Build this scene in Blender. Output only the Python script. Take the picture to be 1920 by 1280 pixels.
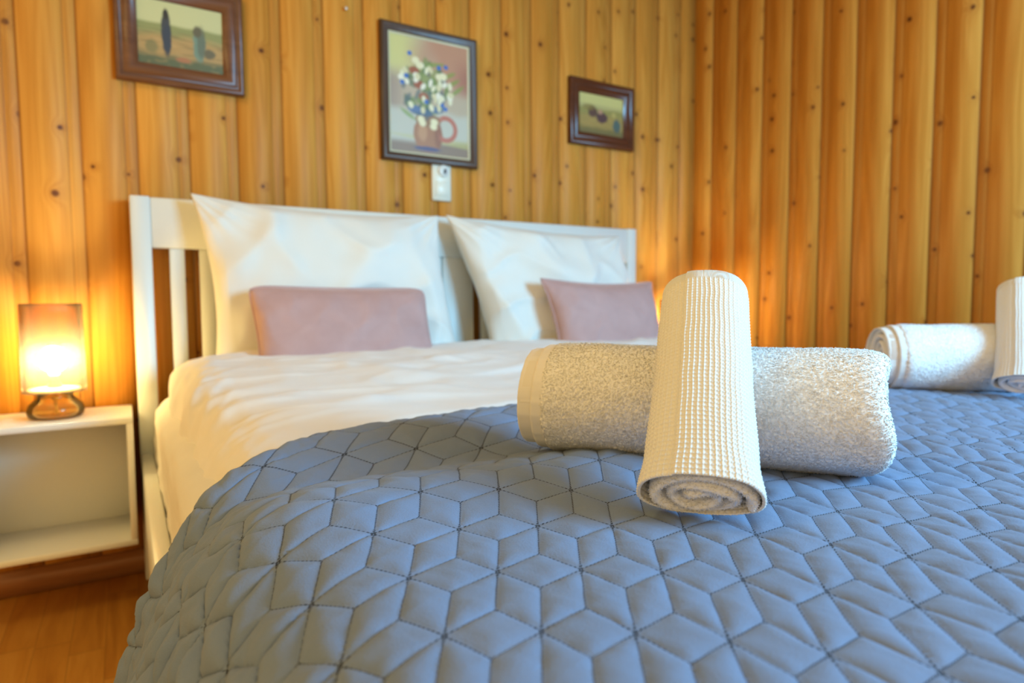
import bpy, math, random
import numpy as np
from mathutils import Vector, Matrix
for o in list(bpy.data.objects): bpy.data.objects.remove(o)
SC=bpy.context.scene; COL=SC.collection
R=math.radians
# ------------------------------------------------------------------ camera
H=0.727
def cam_axes(yaw,pitch,roll):
    cy,sy=math.cos(yaw),math.sin(yaw)
    F0=Vector((sy,cy,0));R0=Vector((cy,-sy,0));U0=Vector((0,0,1))
    F=F0*math.cos(pitch)-U0*math.sin(pitch);U=U0*math.cos(pitch)+F0*math.sin(pitch)
    Rr=R0*math.cos(roll)+U*math.sin(roll);U=U*math.cos(roll)-R0*math.sin(roll)
    return Rr,U,F
cd=bpy.data.cameras.new('camera');cam=bpy.data.objects.new('camera',cd);COL.objects.link(cam)
r_,u_,f_=cam_axes(R(31.06),R(3.77),R(-.32))
cam.matrix_world=Matrix(((r_.x,u_.x,-f_.x,0),(r_.y,u_.y,-f_.y,0),(r_.z,u_.z,-f_.z,H),(0,0,0,1)))
cd.sensor_width=36;cd.lens=36*1200/1920;cd.clip_start=.02
cd.dof.use_dof=True;cd.dof.focus_distance=.60;cd.dof.aperture_fstop=4.6
SC.camera=cam
# ------------------------------------------------------------------ world, lights, exposure
w=bpy.data.worlds.new('world');SC.world=w;w.use_nodes=True
w.node_tree.nodes['Background'].inputs[0].default_value=(1.0,.655,.235,1)
w.node_tree.nodes['Background'].inputs[1].default_value=1.02
def area(name,loc,target,sx,sy,power,col,spread=180):
    l=bpy.data.lights.new(name,'AREA');l.shape='RECTANGLE';l.size=sx;l.size_y=sy;l.energy=power;l.color=col;l.spread=R(spread)
    o=bpy.data.objects.new(name,l);COL.objects.link(o);o.location=loc
    o.rotation_euler=(Vector(target)-Vector(loc)).to_track_quat('-Z','Y').to_euler();return o
area('window_daylight',(1.66,-.93,1.30),(.65,.6,.55),.75,.75,80,(.25,.70,1.10))
area('ceiling_lamp_light',(-.45,.95,2.05),(.45,.6,.5),.4,.4,6,(1.0,.72,.26))
SC.view_settings.view_transform='Standard';SC.view_settings.look='None'
SC.view_settings.exposure=0.0;SC.view_settings.gamma=1;SC.view_settings.use_curve_mapping=False
try: SC.cycles.transparent_max_bounces=16
except Exception: pass
# ------------------------------------------------------------------ helpers
def tag(o,label=None,cat=None,group=None,kind=None):
    if label:o['label']=label
    if cat:o['category']=cat
    if group:o['group']=group
    if kind:o['kind']=kind
    return o
def empty(name,loc,label,cat,group=None,rz=0):
    o=bpy.data.objects.new(name,None);COL.objects.link(o);o.location=loc;o.rotation_euler=(0,0,rz);o.empty_display_size=.05
    return tag(o,label,cat,group)
def link(name,me,mat,parent=None,smooth=False):
    o=bpy.data.objects.new(name,me);COL.objects.link(o)
    if mat:me.materials.append(mat)
    if smooth:me.polygons.foreach_set('use_smooth',np.ones(len(me.polygons),dtype=bool))
    if parent:
        o.parent=parent;o.location=-Vector(parent.location) if parent.rotation_euler.z==0 else (0,0,0)
        if parent.rotation_euler.z: o.matrix_parent_inverse=Matrix.Rotation(-parent.rotation_euler.z,4,'Z')@Matrix.Translation(-parent.location)
    return o
def raw(V,F):
    """mesh from numpy verts and list of (n,k) face arrays"""
    me=bpy.data.meshes.new('m');V=np.asarray(V,dtype=np.float32).reshape(-1,3)
    Fs=[np.asarray(f,dtype=np.int32) for f in F if len(f)]
    me.vertices.add(len(V));me.vertices.foreach_set('co',V.ravel())
    tot=np.concatenate([np.full(len(f),f.shape[1],dtype=np.int32) for f in Fs])
    li=np.concatenate([f.ravel() for f in Fs]);st=np.concatenate([[0],np.cumsum(tot)[:-1]]).astype(np.int32)
    me.loops.add(len(li));me.loops.foreach_set('vertex_index',li)
    me.polygons.add(len(tot));me.polygons.foreach_set('loop_start',st)
    try: me.polygons.foreach_set('loop_total',tot)
    except Exception: pass
    me.update(calc_edges=True);me.validate();return me
def grid_faces(nu,nv,cu=False,cv=False,flip=False,off=0):
    i=np.arange(nu if cu else nu-1);j=np.arange(nv if cv else nv-1)
    I,J=np.meshgrid(i,j,indexing='ij');I2=(I+1)%nu;J2=(J+1)%nv
    f=np.stack([I*nv+J,I2*nv+J,I2*nv+J2,I*nv+J2],-1).reshape(-1,4)+off
    return f[:,::-1] if flip else f
class MB:
    def __init__(s): s.V=[];s.F=[];s.n=0
    def add(s,V,F):
        V=np.asarray(V,float).reshape(-1,3)
        for f in (F if isinstance(F,list) else [F]): s.F.append(np.asarray(f)+s.n)
        s.V.append(V);s.n+=len(V);return s
    def box(s,x0,x1,y0,y1,z0,z1,b=.0015):
        # chamfered box : 24 vertices
        b=min(b,(x1-x0)/2.01,(y1-y0)/2.01,(z1-z0)/2.01)
        X=(x0,x1);Y=(y0,y1);Z=(z0,z1);V=[];idx={}
        for i in (0,1):
            for j in (0,1):
                for k in (0,1):
                    sx,sy,sz=(b,-b)[i],(b,-b)[j],(b,-b)[k]
                    idx[i,j,k]=len(V)
                    V+=[(X[i],Y[j]+sy,Z[k]+sz),(X[i]+sx,Y[j],Z[k]+sz),(X[i]+sx,Y[j]+sy,Z[k])]
        q=[];t=[]
        for a in (0,1):
            q.append([idx[a,j,k]+0 for j,k in ((0,0),(1,0),(1,1),(0,1))]); q.append([idx[i,a,k]+1 for i,k in ((0,0),(1,0),(1,1),(0,1))]);q.append([idx[i,j,a]+2 for i,j in ((0,0),(1,0),(1,1),(0,1))])
        for a in (0,1):
            for c in (0,1):
                q.append([idx[a,c,0]+0,idx[a,c,0]+1,idx[a,c,1]+1,idx[a,c,1]+0])
                q.append([idx[a,0,c]+0,idx[a,0,c]+2,idx[a,1,c]+2,idx[a,1,c]+0])
                q.append([idx[0,a,c]+1,idx[0,a,c]+2,idx[1,a,c]+2,idx[1,a,c]+1])
        for v in idx.values(): t.append([v,v+1,v+2])
        return s.add(V,[q,t])
    def lathe(s,cx,cy,prof,n=48,caps=False):
        a=np.linspace(0,2*np.pi,n,endpoint=False);P=np.array(prof)
        V=np.stack([cx+P[:,None,0]*np.cos(a),cy+P[:,None,0]*np.sin(a),np.repeat(P[:,1:2],n,1)],-1)
        s.add(V,grid_faces(len(P),n,cv=True));return s
    def tube(s,pts,r,n=8):
        pts=[Vector(p) for p in pts];V=[]
        for i,p in enumerate(pts):
            d=(pts[min(i+1,len(pts)-1)]-pts[max(i-1,0)]).normalized();up=Vector((0,0,1)) if abs(d.z)<.9 else Vector((1,0,0))
            a=d.cross(up).normalized();b=d.cross(a);rr=r[i] if hasattr(r,'__len__') else r
            for k in range(n):
                t=2*math.pi*k/n;V.append(p+a*math.cos(t)*rr+b*math.sin(t)*rr)
        s.add(np.array([list(v) for v in V]),grid_faces(len(pts),n,cv=True));return s
    def build(s,name,mat,parent=None,smooth=False,recalc=True):
        me=raw(np.concatenate(s.V),s.F)
        if recalc:
            import bmesh
            bm=bmesh.new();bm.from_mesh(me);bmesh.ops.recalc_face_normals(bm,faces=bm.faces);bm.to_mesh(me);bm.free()
        return link(name,me,mat,parent,smooth)
# --- vectorised perlin noise
_rs=np.random.RandomState(7);_perm=_rs.permutation(1024);_G=_rs.normal(size=(1024,3));_G/=np.linalg.norm(_G,axis=1)[:,None]
def pn(x,y,z=0.):
    x,y,z=np.broadcast_arrays(np.asarray(x,float),np.asarray(y,float),np.asarray(z,float))
    xi,yi,zi=[np.floor(a).astype(int) for a in (x,y,z)];xf,yf,zf=x-xi,y-yi,z-zi
    f=lambda t:t*t*t*(t*(t*6-15)+10);u,v,w_=f(xf),f(yf),f(zf);out=0
    for dx in (0,1):
        for dy in (0,1):
            for dz in (0,1):
                h=_perm[(_perm[(_perm[(xi+dx)&1023]+yi+dy)&1023]+zi+dz)&1023];g=_G[h]
                d=g[...,0]*(xf-dx)+g[...,1]*(yf-dy)+g[...,2]*(zf-dz)
                out=out+d*(u if dx else 1-u)*(v if dy else 1-v)*(w_ if dz else 1-w_)
    return out*1.5
def fbm(x,y,z=0.,o=4):
    s=0;a=1.
    for k in range(o): s=s+a*pn(x*2**k+k*7.3,y*2**k+k*3.1,np.asarray(z)*2**k+k*1.7);a*=.5
    return s
def ridge(x,y,z=0.,o=3):
    s=0;a=1.
    for k in range(o): s=s+a*np.clip(1-2*(np.sqrt(pn(x*2**k+k*17.3,y*2**k+k*5.1,np.asarray(z)+k*3.7)**2+.006)-.06),0,1)**3;a*=.5
    return s
def sstep(a,b,x): t=np.clip((x-a)/(b-a),0,1);return t*t*(3-2*t)
# --- material helpers
class NT:
    def __init__(s,name):
        s.m=bpy.data.materials.new(name);s.m.use_nodes=True;s.t=s.m.node_tree;s.n=s.t.nodes
        s.b=s.n['Principled BSDF'];s.out=s.n['Material Output']
    def node(s,t,**k):
        n=s.n.new(t)
        for a,v in k.items(): setattr(n,a,v)
        return n
    def l(s,a,b): s.t.links.new(a,b)
    def put(s,sock,v):
        if isinstance(v,bpy.types.NodeSocket): s.l(v,sock)
        elif v is not None: sock.default_value=v
    def M(s,op,a,b=None,c=None):
        n=s.node('ShaderNodeMath',operation=op);s.put(n.inputs[0],a)
        if b is not None:s.put(n.inputs[1],b)
        if c is not None:s.put(n.inputs[2],c)
        return n.outputs[0]
    def mix(s,f,a,b):
        n=s.node('ShaderNodeMix',data_type='RGBA');s.put(n.inputs['Factor'],f)
        for k,v in ((6,a),(7,b)):
            s.put(n.inputs[k],v if isinstance(v,bpy.types.NodeSocket) else (*v,1) if len(v)==3 else v)
        return n.outputs[2]
    def xyz(s,x,y,z):
        n=s.node('ShaderNodeCombineXYZ')
        for i,v in enumerate((x,y,z)): s.put(n.inputs[i],v)
        return n.outputs[0]
    def noise(s,vec,scale,detail=3,rough=.5,dist=0):
        n=s.node('ShaderNodeTexNoise');s.l(vec,n.inputs['Vector']);n.inputs['Scale'].default_value=scale;n.inputs['Detail'].default_value=detail;n.inputs['Roughness'].default_value=rough;n.inputs['Distortion'].default_value=dist
        return n.outputs['Fac']
    def ramp(s,f,stops):
        n=s.node('ShaderNodeValToRGB');s.l(f,n.inputs[0]);e=n.color_ramp.elements
        while len(e)<len(stops): e.new(.5)
        for k,(p,c) in enumerate(stops): e[k].position=p;e[k].color=(*c,1) if len(c)==3 else c
        return n.outputs[0]
    def bump(s,h,strength,dist):
        n=s.node('ShaderNodeBump');s.l(h,n.inputs['Height']);n.inputs['Strength'].default_value=strength;n.inputs['Distance'].default_value=dist
        s.l(n.outputs[0],s.b.inputs['Normal']);return n
    def obj(s):
        return s.node('ShaderNodeTexCoord').outputs['Object']
def plain(name,col,rough=.5,metal=0,spec=.5,noise_bump=None,**k):
    t=NT(name);t.b.inputs['Base Color'].default_value=(*col,1);t.b.inputs['Roughness'].default_value=rough;t.b.inputs['Metallic'].default_value=metal;t.b.inputs['Specular IOR Level'].default_value=spec
    for kk,v in k.items(): t.b.inputs[kk].default_value=v
    if noise_bump: t.bump(t.noise(t.obj(),noise_bump[0],3),noise_bump[1],noise_bump[2])
    return t.m
def fabric(name,col,rough=.9,sheen=.25,sc=900,st=.25,var=.06,vs=12):
    t=NT(name);o=t.obj();n=t.noise(o,vs,3)
    c2=tuple(c*(1-var*2) for c in col);t.l(t.mix(n,c2,col),t.b.inputs['Base Color'])
    t.b.inputs['Roughness'].default_value=rough;t.b.inputs['Specular IOR Level'].default_value=.2
    t.b.inputs['Sheen Weight'].default_value=sheen;t.b.inputs['Sheen Roughness'].default_value=.5
    t.bump(t.noise(o,sc,2),st,.0006);return t.m
WX=2.0925;WY=1.97
def pine(name,axis,off,P,warm=(0,0,0)):
    t=NT(name);o=t.obj();sp=t.node('ShaderNodeSeparateXYZ');t.l(o,sp.inputs[0])
    u=sp.outputs['XYZ'.index(axis)];z=sp.outputs[2]
    bid=t.M('FLOOR',t.M('DIVIDE',t.M('SUBTRACT',u,off),P))
    wn=t.node('ShaderNodeTexWhiteNoise',noise_dimensions='1D');t.l(bid,wn.inputs['W']);rnd=wn.outputs['Value']
    uu=t.M('ADD',u,t.M('MULTIPLY',rnd,37.));zz=t.M('ADD',z,t.M('MULTIPLY',rnd,91.))
    vo=t.node('ShaderNodeTexVoronoi',voronoi_dimensions='2D',feature='F1');t.l(t.xyz(t.M('MULTIPLY',uu,9.),t.M('MULTIPLY',zz,9.),0.),vo.inputs['Vector']);vo.inputs['Scale'].default_value=1.
    d=vo.outputs['Distance'];cs=t.node('ShaderNodeSeparateColor');t.l(vo.outputs['Color'],cs.inputs[0])
    kn=t.M('MULTIPLY',t.M('GREATER_THAN',cs.outputs[0],.55),1.)
    rad=t.M('MULTIPLY_ADD',cs.outputs[1],.055,.045)
    wob=t.noise(t.xyz(t.M('MULTIPLY',uu,120.),t.M('MULTIPLY',zz,120.),0.),1.,2)
    dd=t.M('DIVIDE',t.M('ADD',d,t.M('MULTIPLY',t.M('SUBTRACT',wob,.5),.03)),rad)
    core=t.M('MULTIPLY',kn,t.M('SUBTRACT',1.,t.M('SMOOTH_MIN',t.M('POWER',dd,2.2),1.,.15)))
    halo=t.M('MULTIPLY',kn,t.M('POWER',2.718,t.M('MULTIPLY',t.M('MULTIPLY',dd,dd),-.22)))
    bend=t.M('MULTIPLY',halo,.35)
    # long streaks along the board
    g1=t.noise(t.xyz(t.M('MULTIPLY_ADD',uu,34.,bend),t.M('MULTIPLY',zz,1.1),0.),1.,4,.6,.35)
    rings=t.M('SINE',t.M('MULTIPLY',t.noise(t.xyz(t.M('MULTIPLY_ADD',uu,9.,bend),t.M('MULTIPLY',zz,.55),3.),1.,2,.5,.2),80.))
    g2=t.noise(t.xyz(t.M('MULTIPLY_ADD',uu,260.,bend),t.M('MULTIPLY',zz,4.),0.),1.,3,.6)
    grain=t.M('ADD',t.M('MULTIPLY',g1,.55),t.M('ADD',t.M('MULTIPLY',rings,.07),t.M('MULTIPLY',g2,.28)))
    grain=t.M('ADD',grain,t.M('MULTIPLY',t.M('SUBTRACT',rnd,.5),.18))
    base=t.ramp(grain,[(.18,(.50,.19,.022)),(.42,(.62,.265,.040)),(.62,(.71,.34,.062)),(.85,(.78,.42,.10))])
    c=t.mix(t.M('MULTIPLY',halo,.38),base,(.36,.12,.02));c=t.mix(t.M('MINIMUM',t.M('MULTIPLY',core,1.1),.92),c,(.10,.025,.008))
    # a darker joint line stays where the boards meet
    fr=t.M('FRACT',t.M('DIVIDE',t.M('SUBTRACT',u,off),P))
    fr2=t.M('ABSOLUTE',t.M('SUBTRACT',fr,.5))
    joint=t.M('GREATER_THAN',fr2,.476);c=t.mix(t.M('MULTIPLY',joint,.55),c,(.22,.07,.012))
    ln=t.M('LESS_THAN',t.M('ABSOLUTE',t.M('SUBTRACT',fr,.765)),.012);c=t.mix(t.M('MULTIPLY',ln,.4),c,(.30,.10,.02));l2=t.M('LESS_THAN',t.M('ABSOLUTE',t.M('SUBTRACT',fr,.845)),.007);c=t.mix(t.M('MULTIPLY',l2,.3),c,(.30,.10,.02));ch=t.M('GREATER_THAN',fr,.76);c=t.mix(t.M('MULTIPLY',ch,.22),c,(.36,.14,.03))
    t.l(c,t.b.inputs['Base Color']);t.b.inputs['Roughness'].default_value=.5;t.b.inputs['Specular IOR Level'].default_value=.2
    t.bump(grain,.12,.001);return t.m
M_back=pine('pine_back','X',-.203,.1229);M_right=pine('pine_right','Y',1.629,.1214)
M_white=plain('white_paint',(.72,.74,.70),.38,noise_bump=(300,.03,.001))
M_shelf=plain('white_laminate',(.84,.84,.78),.42)
def wood(name,c1,c2,rough=.4,ax=0,sc=14):
    t=NT(name);sp=t.node('ShaderNodeSeparateXYZ');t.l(t.obj(),sp.inputs[0]);a=[sp.outputs[i] for i in range(3)]
    v=[t.M('MULTIPLY',a[i],1.2 if i==ax else 12.) for i in range(3)]
    n=t.noise(t.xyz(*v),sc/3,4,.6,.5);t.l(t.ramp(n,[(.3,c1),(.7,c2)]),t.b.inputs['Base Color']);t.b.inputs['Roughness'].default_value=rough
    t.bump(n,.1,.001);return t.m
# floor strips
def floor_mat():
    t=NT('floor_laminate');sp=t.node('ShaderNodeSeparateXYZ');t.l(t.obj(),sp.inputs[0]);x,y=sp.outputs[0],sp.outputs[1]
    si=t.M('FLOOR',t.M('DIVIDE',x,.064));w1=t.node('ShaderNodeTexWhiteNoise',noise_dimensions='1D');t.l(si,w1.inputs['W'])
    yy=t.M('MULTIPLY_ADD',w1.outputs['Value'],3.7,t.M('DIVIDE',y,.42));bi=t.M('FLOOR',yy)
    w2=t.node('ShaderNodeTexWhiteNoise',noise_dimensions='2D');t.l(t.xyz(si,bi,0.),w2.inputs['Vector']);r=w2.outputs['Value']
    n=t.noise(t.xyz(t.M('MULTIPLY_ADD',r,9.,t.M('MULTIPLY',x,22.)),t.M('MULTIPLY',y,2.2),r),1.5,5,.6,1.2)
    f=t.M('ADD',t.M('MULTIPLY',n,.75),t.M('MULTIPLY',r,.3))
    c=t.ramp(f,[(.2,(.46,.18,.025)),(.5,(.66,.31,.05)),(.85,(.80,.44,.10))])
    ex=t.M('ABSOLUTE',t.M('SUBTRACT',t.M('FRACT',t.M('DIVIDE',x,.064)),.5));ey=t.M('ABSOLUTE',t.M('SUBTRACT',t.M('FRACT',yy),.5))
    g=t.M('MAXIMUM',t.M('GREATER_THAN',ex,.49),t.M('GREATER_THAN',ey,.4975));c=t.mix(t.M('MULTIPLY',g,.5),c,(.16,.05,.01))
    t.l(c,t.b.inputs['Base Color']);t.b.inputs['Roughness'].default_value=.33;return t.m
# ------------------------------------------------------------------ room
def wall_profile(P):
    # one board: wide face, shallow channel with a bead, V joint.  (u fraction, depth)
    return [(0.0,-.0045),(.016,0),(.755,0),(.765,-.0016),(.80,-.0018),(.83,-.0010),(.86,-.0018),(.965,-.0018),(.985,-.0045)]
def wall(name,axis,off,P,k0,k1,z1,mat,lo,hi):
    pr=wall_profile(P);U=[];Dp=[]
    for k in range(k0,k1):
        for f,d in pr: U.append(off+P*(k+f));Dp.append(d)
    U=np.array(U);Dp=np.array(Dp);m=(U>=lo)&(U<=hi);U,Dp=U[m],Dp[m]
    U=np.concatenate([[lo],U,[hi]]);Dp=np.concatenate([[0],Dp,[0]])
    rows=[]
    for z in (0,z1):
        if axis=='X': rows.append(np.stack([U,WY-Dp,np.full(len(U),z)],-1))
        else: rows.append(np.stack([WX-Dp,U,np.full(len(U),z)],-1))
    # solid backing
    back=[]
    for z in (0,z1):
        if axis=='X': back.append(np.stack([U,np.full(len(U),WY+.08),np.full(len(U),z)],-1))
        else: back.append(np.stack([np.full(len(U),WX+.08),U,np.full(len(U),z)],-1))
    V=np.stack([rows[0],rows[1],back[1],back[0]]);m=MB();m.add(V,grid_faces(4,len(U),cu=True))
    n=len(U);m.F.append(np.array([[0,n,2*n,3*n],[n-1,2*n-1,3*n-1,4*n-1]]))
    o=m.build(name,mat);tag(o,kind='structure');return o
wall('wall_back','X',-.203,.1229,-12,19,2.45,M_back,-1.5,WX)
wall('wall_right','Y',1.629,.1214,-26,4,2.45,M_right,-1.5,WY)
m=MB();m.box(-1.5,WX+.08,-1.5,WY+.08,-.06,0,.001);tag(m.build('floor',floor_mat()),kind='structure')
m=MB();m.box(-1.5,WX+.08,-1.5,WY+.08,2.45,2.5,.001);tag(m.build('ceiling',plain('ceiling_paint',(.75,.68,.55),.8)),kind='structure')
M_base=wood('baseboard_wood',(.26,.10,.03),(.36,.15,.05),.45,0)
m=MB()
def sweepx(m,x0,x1,prof):
    V=np.stack([np.stack([np.full(len(prof),x),np.array(prof)[:,0],np.array(prof)[:,1]],-1) for x in (x0,x1)]);m.add(V,grid_faces(2,len(prof),cv=True))
    n=len(prof);m.F.append(np.array([list(range(n)),list(range(n,2*n))])+m.n-2*n)
sweepx(m,-1.5,WX-.018,[(WY+.004,.001),(WY-.018,.001),(WY-.018,.040),(WY-.014,.05),(WY-.010,.052),(WY-.008,.060),(WY+.004,.062)])
tag(m.build('baseboard_back',M_base),kind='structure')
m=MB();m.box(WX-.018,WX+.004,-1.5,WY,.001,.06,.003);tag(m.build('baseboard_right',M_base),kind='structure')
# ------------------------------------------------------------------ bed frame
bed=empty('bed_frame',(.86,.9,0),'white painted wooden double bed frame with tall slatted headboard against the pine wall','bed')
HX0,HX1=.018,1.699;HY0,HY1=1.885,1.925
def part(name,mat,parent,*box,b=.003):
    m=MB();m.box(*box,b=b);return m.build(name,mat,parent)
part('headboard_post',M_white,bed,HX0,.063,HY0,HY1+.02,.001,.994)
part('headboard_post',M_white,bed,1.655,HX1,HY0,HY1+.02,.001,.994)
part('headboard_rail',M_white,bed,.063,1.655,HY0+.002,HY1,.864,.992)
part('headboard_rail',M_white,bed,.063,1.655,HY0+.004,HY1-.004,.16,.30)
xs=[.103,.173,.243,.313,.383,.453,.523,.593,.663];
for x in xs: part('slat',M_white,bed,x,x+.035,HY0+.008,HY1-.008,.30,.864,b=.002)
for x in [1.023,1.093,1.163,1.233,1.303,1.373,1.443,1.513,1.583]: part('slat',M_white,bed,x,x+.035,HY0+.008,HY1-.008,.30,.864,b=.002)
part('centre_panel',M_white,bed,.730,.878,HY0+.010,HY1-.006,.30,.864,b=.002)
part('centre_panel',M_white,bed,.880,.990,HY0+.005,HY1-.006,.30,.864,b=.003)
part('side_rail',M_white,bed,.020,.048,-.14,HY0,.17,.335)
part('side_rail',M_white,bed,1.672,1.700,-.14,HY0,.17,.335)
part('footboard',M_white,bed,.018,1.70,-.19,-.14,.12,.40)
for x in (.018,1.65): part('leg',M_white,bed,x,x+.05,-.19,-.14,.001,.12)
part('slatted_base',M_white,bed,.048,1.672,-.14,HY0,.24,.275)
# mattress with fitted sheet: rounded box
def rounded_box(x0,x1,y0,y1,z0,z1,r,n=40,amp=.003,seed=0.):
    # superellipse-ish box by inflating a subdivided cube
    import bmesh
    bm=bmesh.new();bmesh.ops.create_cube(bm,size=2);bmesh.ops.subdivide_edges(bm,edges=bm.edges[:],cuts=n,use_grid_fill=True)
    me=bpy.data.meshes.new('rb');bm.to_mesh(me);bm.free()
    V=np.zeros(len(me.vertices)*3);me.vertices.foreach_get('co',V);V=V.reshape(-1,3)
    c=np.array([(x0+x1)/2,(y0+y1)/2,(z0+z1)/2]);h=np.array([(x1-x0)/2,(y1-y0)/2,(z1-z0)/2])
    V=np.sign(V)*(1-(1-np.abs(V))**1.6);P=V*h;q=np.clip(P,-(h-r),h-r);d=P-q;L=np.linalg.norm(d,axis=1);L[L<1e-9]=1
    e=np.max(np.abs(d),axis=1);P=q+d/L[:,None]*e[:,None]
    P=P+c;nn=d/L[:,None]
    P+=nn*(amp*fbm(P[:,0]*9+seed,P[:,1]*9,P[:,2]*22,3))[:,None]
    me.vertices.foreach_set('co',P.ravel());me.update();return me
M_sheet=fabric('sheet_cotton',(.80,.78,.72),.9,.1,1400,.15)
mt=link('mattress',rounded_box(.051,1.665,-.13,1.875,.277,.487,.055,60,.005),M_sheet,None,True)
tag(mt,'thick mattress in a cream fitted sheet lying in the white bed frame','mattress')
# ------------------------------------------------------------------ surfaces of the bedding
def zq(x,y):
    """height of the quilt top over the bed"""
    z=.540+.004*fbm(x*3.1+2,y*3.3,.5,2)
    f=1-sstep(.42,.75,x)
    z=z+.011*f*np.exp(-((y-.545)/.07)**2)-.018*f*np.exp(-((y-.70)/.055)**2)
    z=z+.010*np.exp(-((y-.84)/.07)**2)*(1-sstep(.9,1.3,x))
    return z
PROF=np.array([(.60,0),(.30,0),(.17,0),(.14,-.0005),(.115,-.004),(.092,-.012),(.070,-.026),(.050,-.048),(.031,-.078),(.013,-.115),(-.004,-.155),(-.021,-.20),(-.036,-.25),(-.048,-.30),(-.058,-.36)])
def arc(P,n=600):
    # catmull-like dense sampling then arclength lookup
    t=np.arange(len(P));tt=np.linspace(0,len(P)-1,n);X=np.interp(tt,t,P[:,0]);Z=np.interp(tt,t,P[:,1])
    k=np.ones(21)/21
    Xs=np.convolve(np.pad(X,10,'edge'),k,'valid');Zs=np.convolve(np.pad(Z,10,'edge'),k,'valid')
    s=np.concatenate([[0],np.cumsum(np.hypot(np.diff(Xs),np.diff(Zs)))]);s=s+(P[0,0]-Xs[30])-s[30];return Xs,Zs,s
AX,AZ,AS=arc(PROF)
S_TOP=AX[0]                                  # s runs from x=.60 leftwards
def side(s):
    """s = cloth coordinate (== x on top).  returns x, dz for s below .60"""
    a=np.clip(.60-s,0,AS[-1]);return np.interp(a,AS,AX),np.interp(a,AS,AZ)
def cloth_xyz(s,y,zf):
    x,dz=side(s);x=np.where(s>.50,s,x);dz=np.where(s>.50,0,dz)
    # right side of the bed folds down too
    e=np.clip(s-1.66,0,9);x=np.where(s>1.66,1.66+.05*np.sin(np.minimum(e/.05,1.57)),x)
    dr=np.where(s>1.66,-.05*(1-np.cos(np.minimum(e/.05,1.57)))-np.clip(e-.0785,0,9),0)
    return x,zf(np.clip(x,.02,1.7),y)+dz+dr
CF=np.array([[.31,.4],[11.14,6.981],[-15.325,9.696],[-5.641,6.521],[-5.237,-15.92],[7.625,6.449]])
def lattice(s,y):
    cx=np.clip(s,.07,.68);cy=np.clip(y,.2,.60);X=cx-.3;Y=cy-.35
    out=[]
    for k in (0,1):
        c=CF[:,k];v=c[0]+c[1]*X+c[2]*Y+c[3]*X*X+c[4]*X*Y+c[5]*Y*Y
        gx=c[1]+2*c[3]*X+c[4]*Y;gy=c[2]+c[4]*X+2*c[5]*Y
        gx=.5*gx+.5*(11.14,8.5)[k];gy=.5*gy+.5*(-15.3,10.2)[k]
        out.append(v+gx*(s-cx)+gy*(y-cy))
    S,T=out;return 2*S+T,-S+T
LU,LV,LW=.039,.0557,.0393;HU,HV,HW=.0394,.0278,.0394
def stitch_dist(a,b):
    j=np.round(b);miss=(np.floor(a)-j)%3==1;d1=np.where(miss,9,np.abs(b-j)*HU)
    i=np.round(a);miss=(i-np.floor(b))%3==2;d2=np.where(miss,9,np.abs(a-i)*HV)
    k=np.round(a+b);miss=(k+np.floor(b))%3==1;d3=np.where(miss,9,np.abs(a+b-k)*HW)
    return np.minimum(np.minimum(d1,d2),d3)
def hem(s): return np.interp(s,[-.6,-.3,0,.07,.13,.21,.38,.625,.9,1.25,1.8,2.2],[.72,.735,.755,.765,.79,.842,.885,.93,.925,.905,.90,.89])
def normals(P):
    du=np.gradient(P,axis=0);dv=np.gradient(P,axis=1);n=np.cross(du,dv);n/=np.maximum(np.linalg.norm(n,axis=-1,keepdims=True),1e-9);return n
def quilt():
    s=np.concatenate([np.arange(-.17,.85,.0026),np.arange(.85,1.9,.005)]);t=np.linspace(0,1,370)
    S,T=np.meshgrid(s,t,indexing='ij');y0=-.16;Y=y0+(hem(S)-y0)*T**.9
    Y=Y+.004*pn(S*9,0,3.)*T**6+.0016*pn(S*40,0,8.)*T**12
    X,Z=cloth_xyz(S,Y,zq);P=np.stack([X,Y,Z],-1)
    n=normals(P);n*=np.sign(n[300:301,100:101,2:3])
    a,b=lattice(S,Y);d=stitch_dist(a,b)
    pl=1-np.exp(-(d/.0060)**1.1)
    puff=.0026*pl
    edge=1-sstep(.985,1,T);puff=puff*(.3+.7*edge)
    sd=1-sstep(.02,.13,S)                                # side part: puckered folds
    pk=ridge(Y*15-S*12,S*6+Y*3,2.,3)*.0042*sd*pl
    pk2=ridge((Y*.86+S*.5)*26,(S-Y*.3)*10,5.,2)*.0016*pl*(sd*.9+.1)
    wr=ridge((S*.75+Y*.66)*14,(S*.66-Y*.75)*3.2,9.,2)*.0022*sstep(.3,.8,S)+ridge((S*.9+Y*.5)*40,(S*.5-Y*.9)*12,4.,2)*.0007*pl
    lumps=fbm(S*30,Y*30,1.,2)*.0012*pl
    hemr=fbm(S*55,Y*30,4.,2)*.0022*sstep(.93,.99,T)
    disp=puff+pk+pk2+wr+lumps+hemr
    # slow folds of the hanging side
    disp=disp+sd*.006*np.sin(Y*26+S*9)*sstep(.02,-.14,S)
    P=P+n*disp[...,None]
    me=raw(P.reshape(-1,3),[grid_faces(len(s),len(t),flip=True)])
    uv=me.uv_layers.new(name='UVMap');li=np.zeros(len(me.loops),dtype=np.int32);me.loops.foreach_get('vertex_index',li)
    A=np.stack([a.ravel(),b.ravel()],-1)[li];uv.data.foreach_set('uv',A.astype(np.float32).ravel());return me
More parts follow.
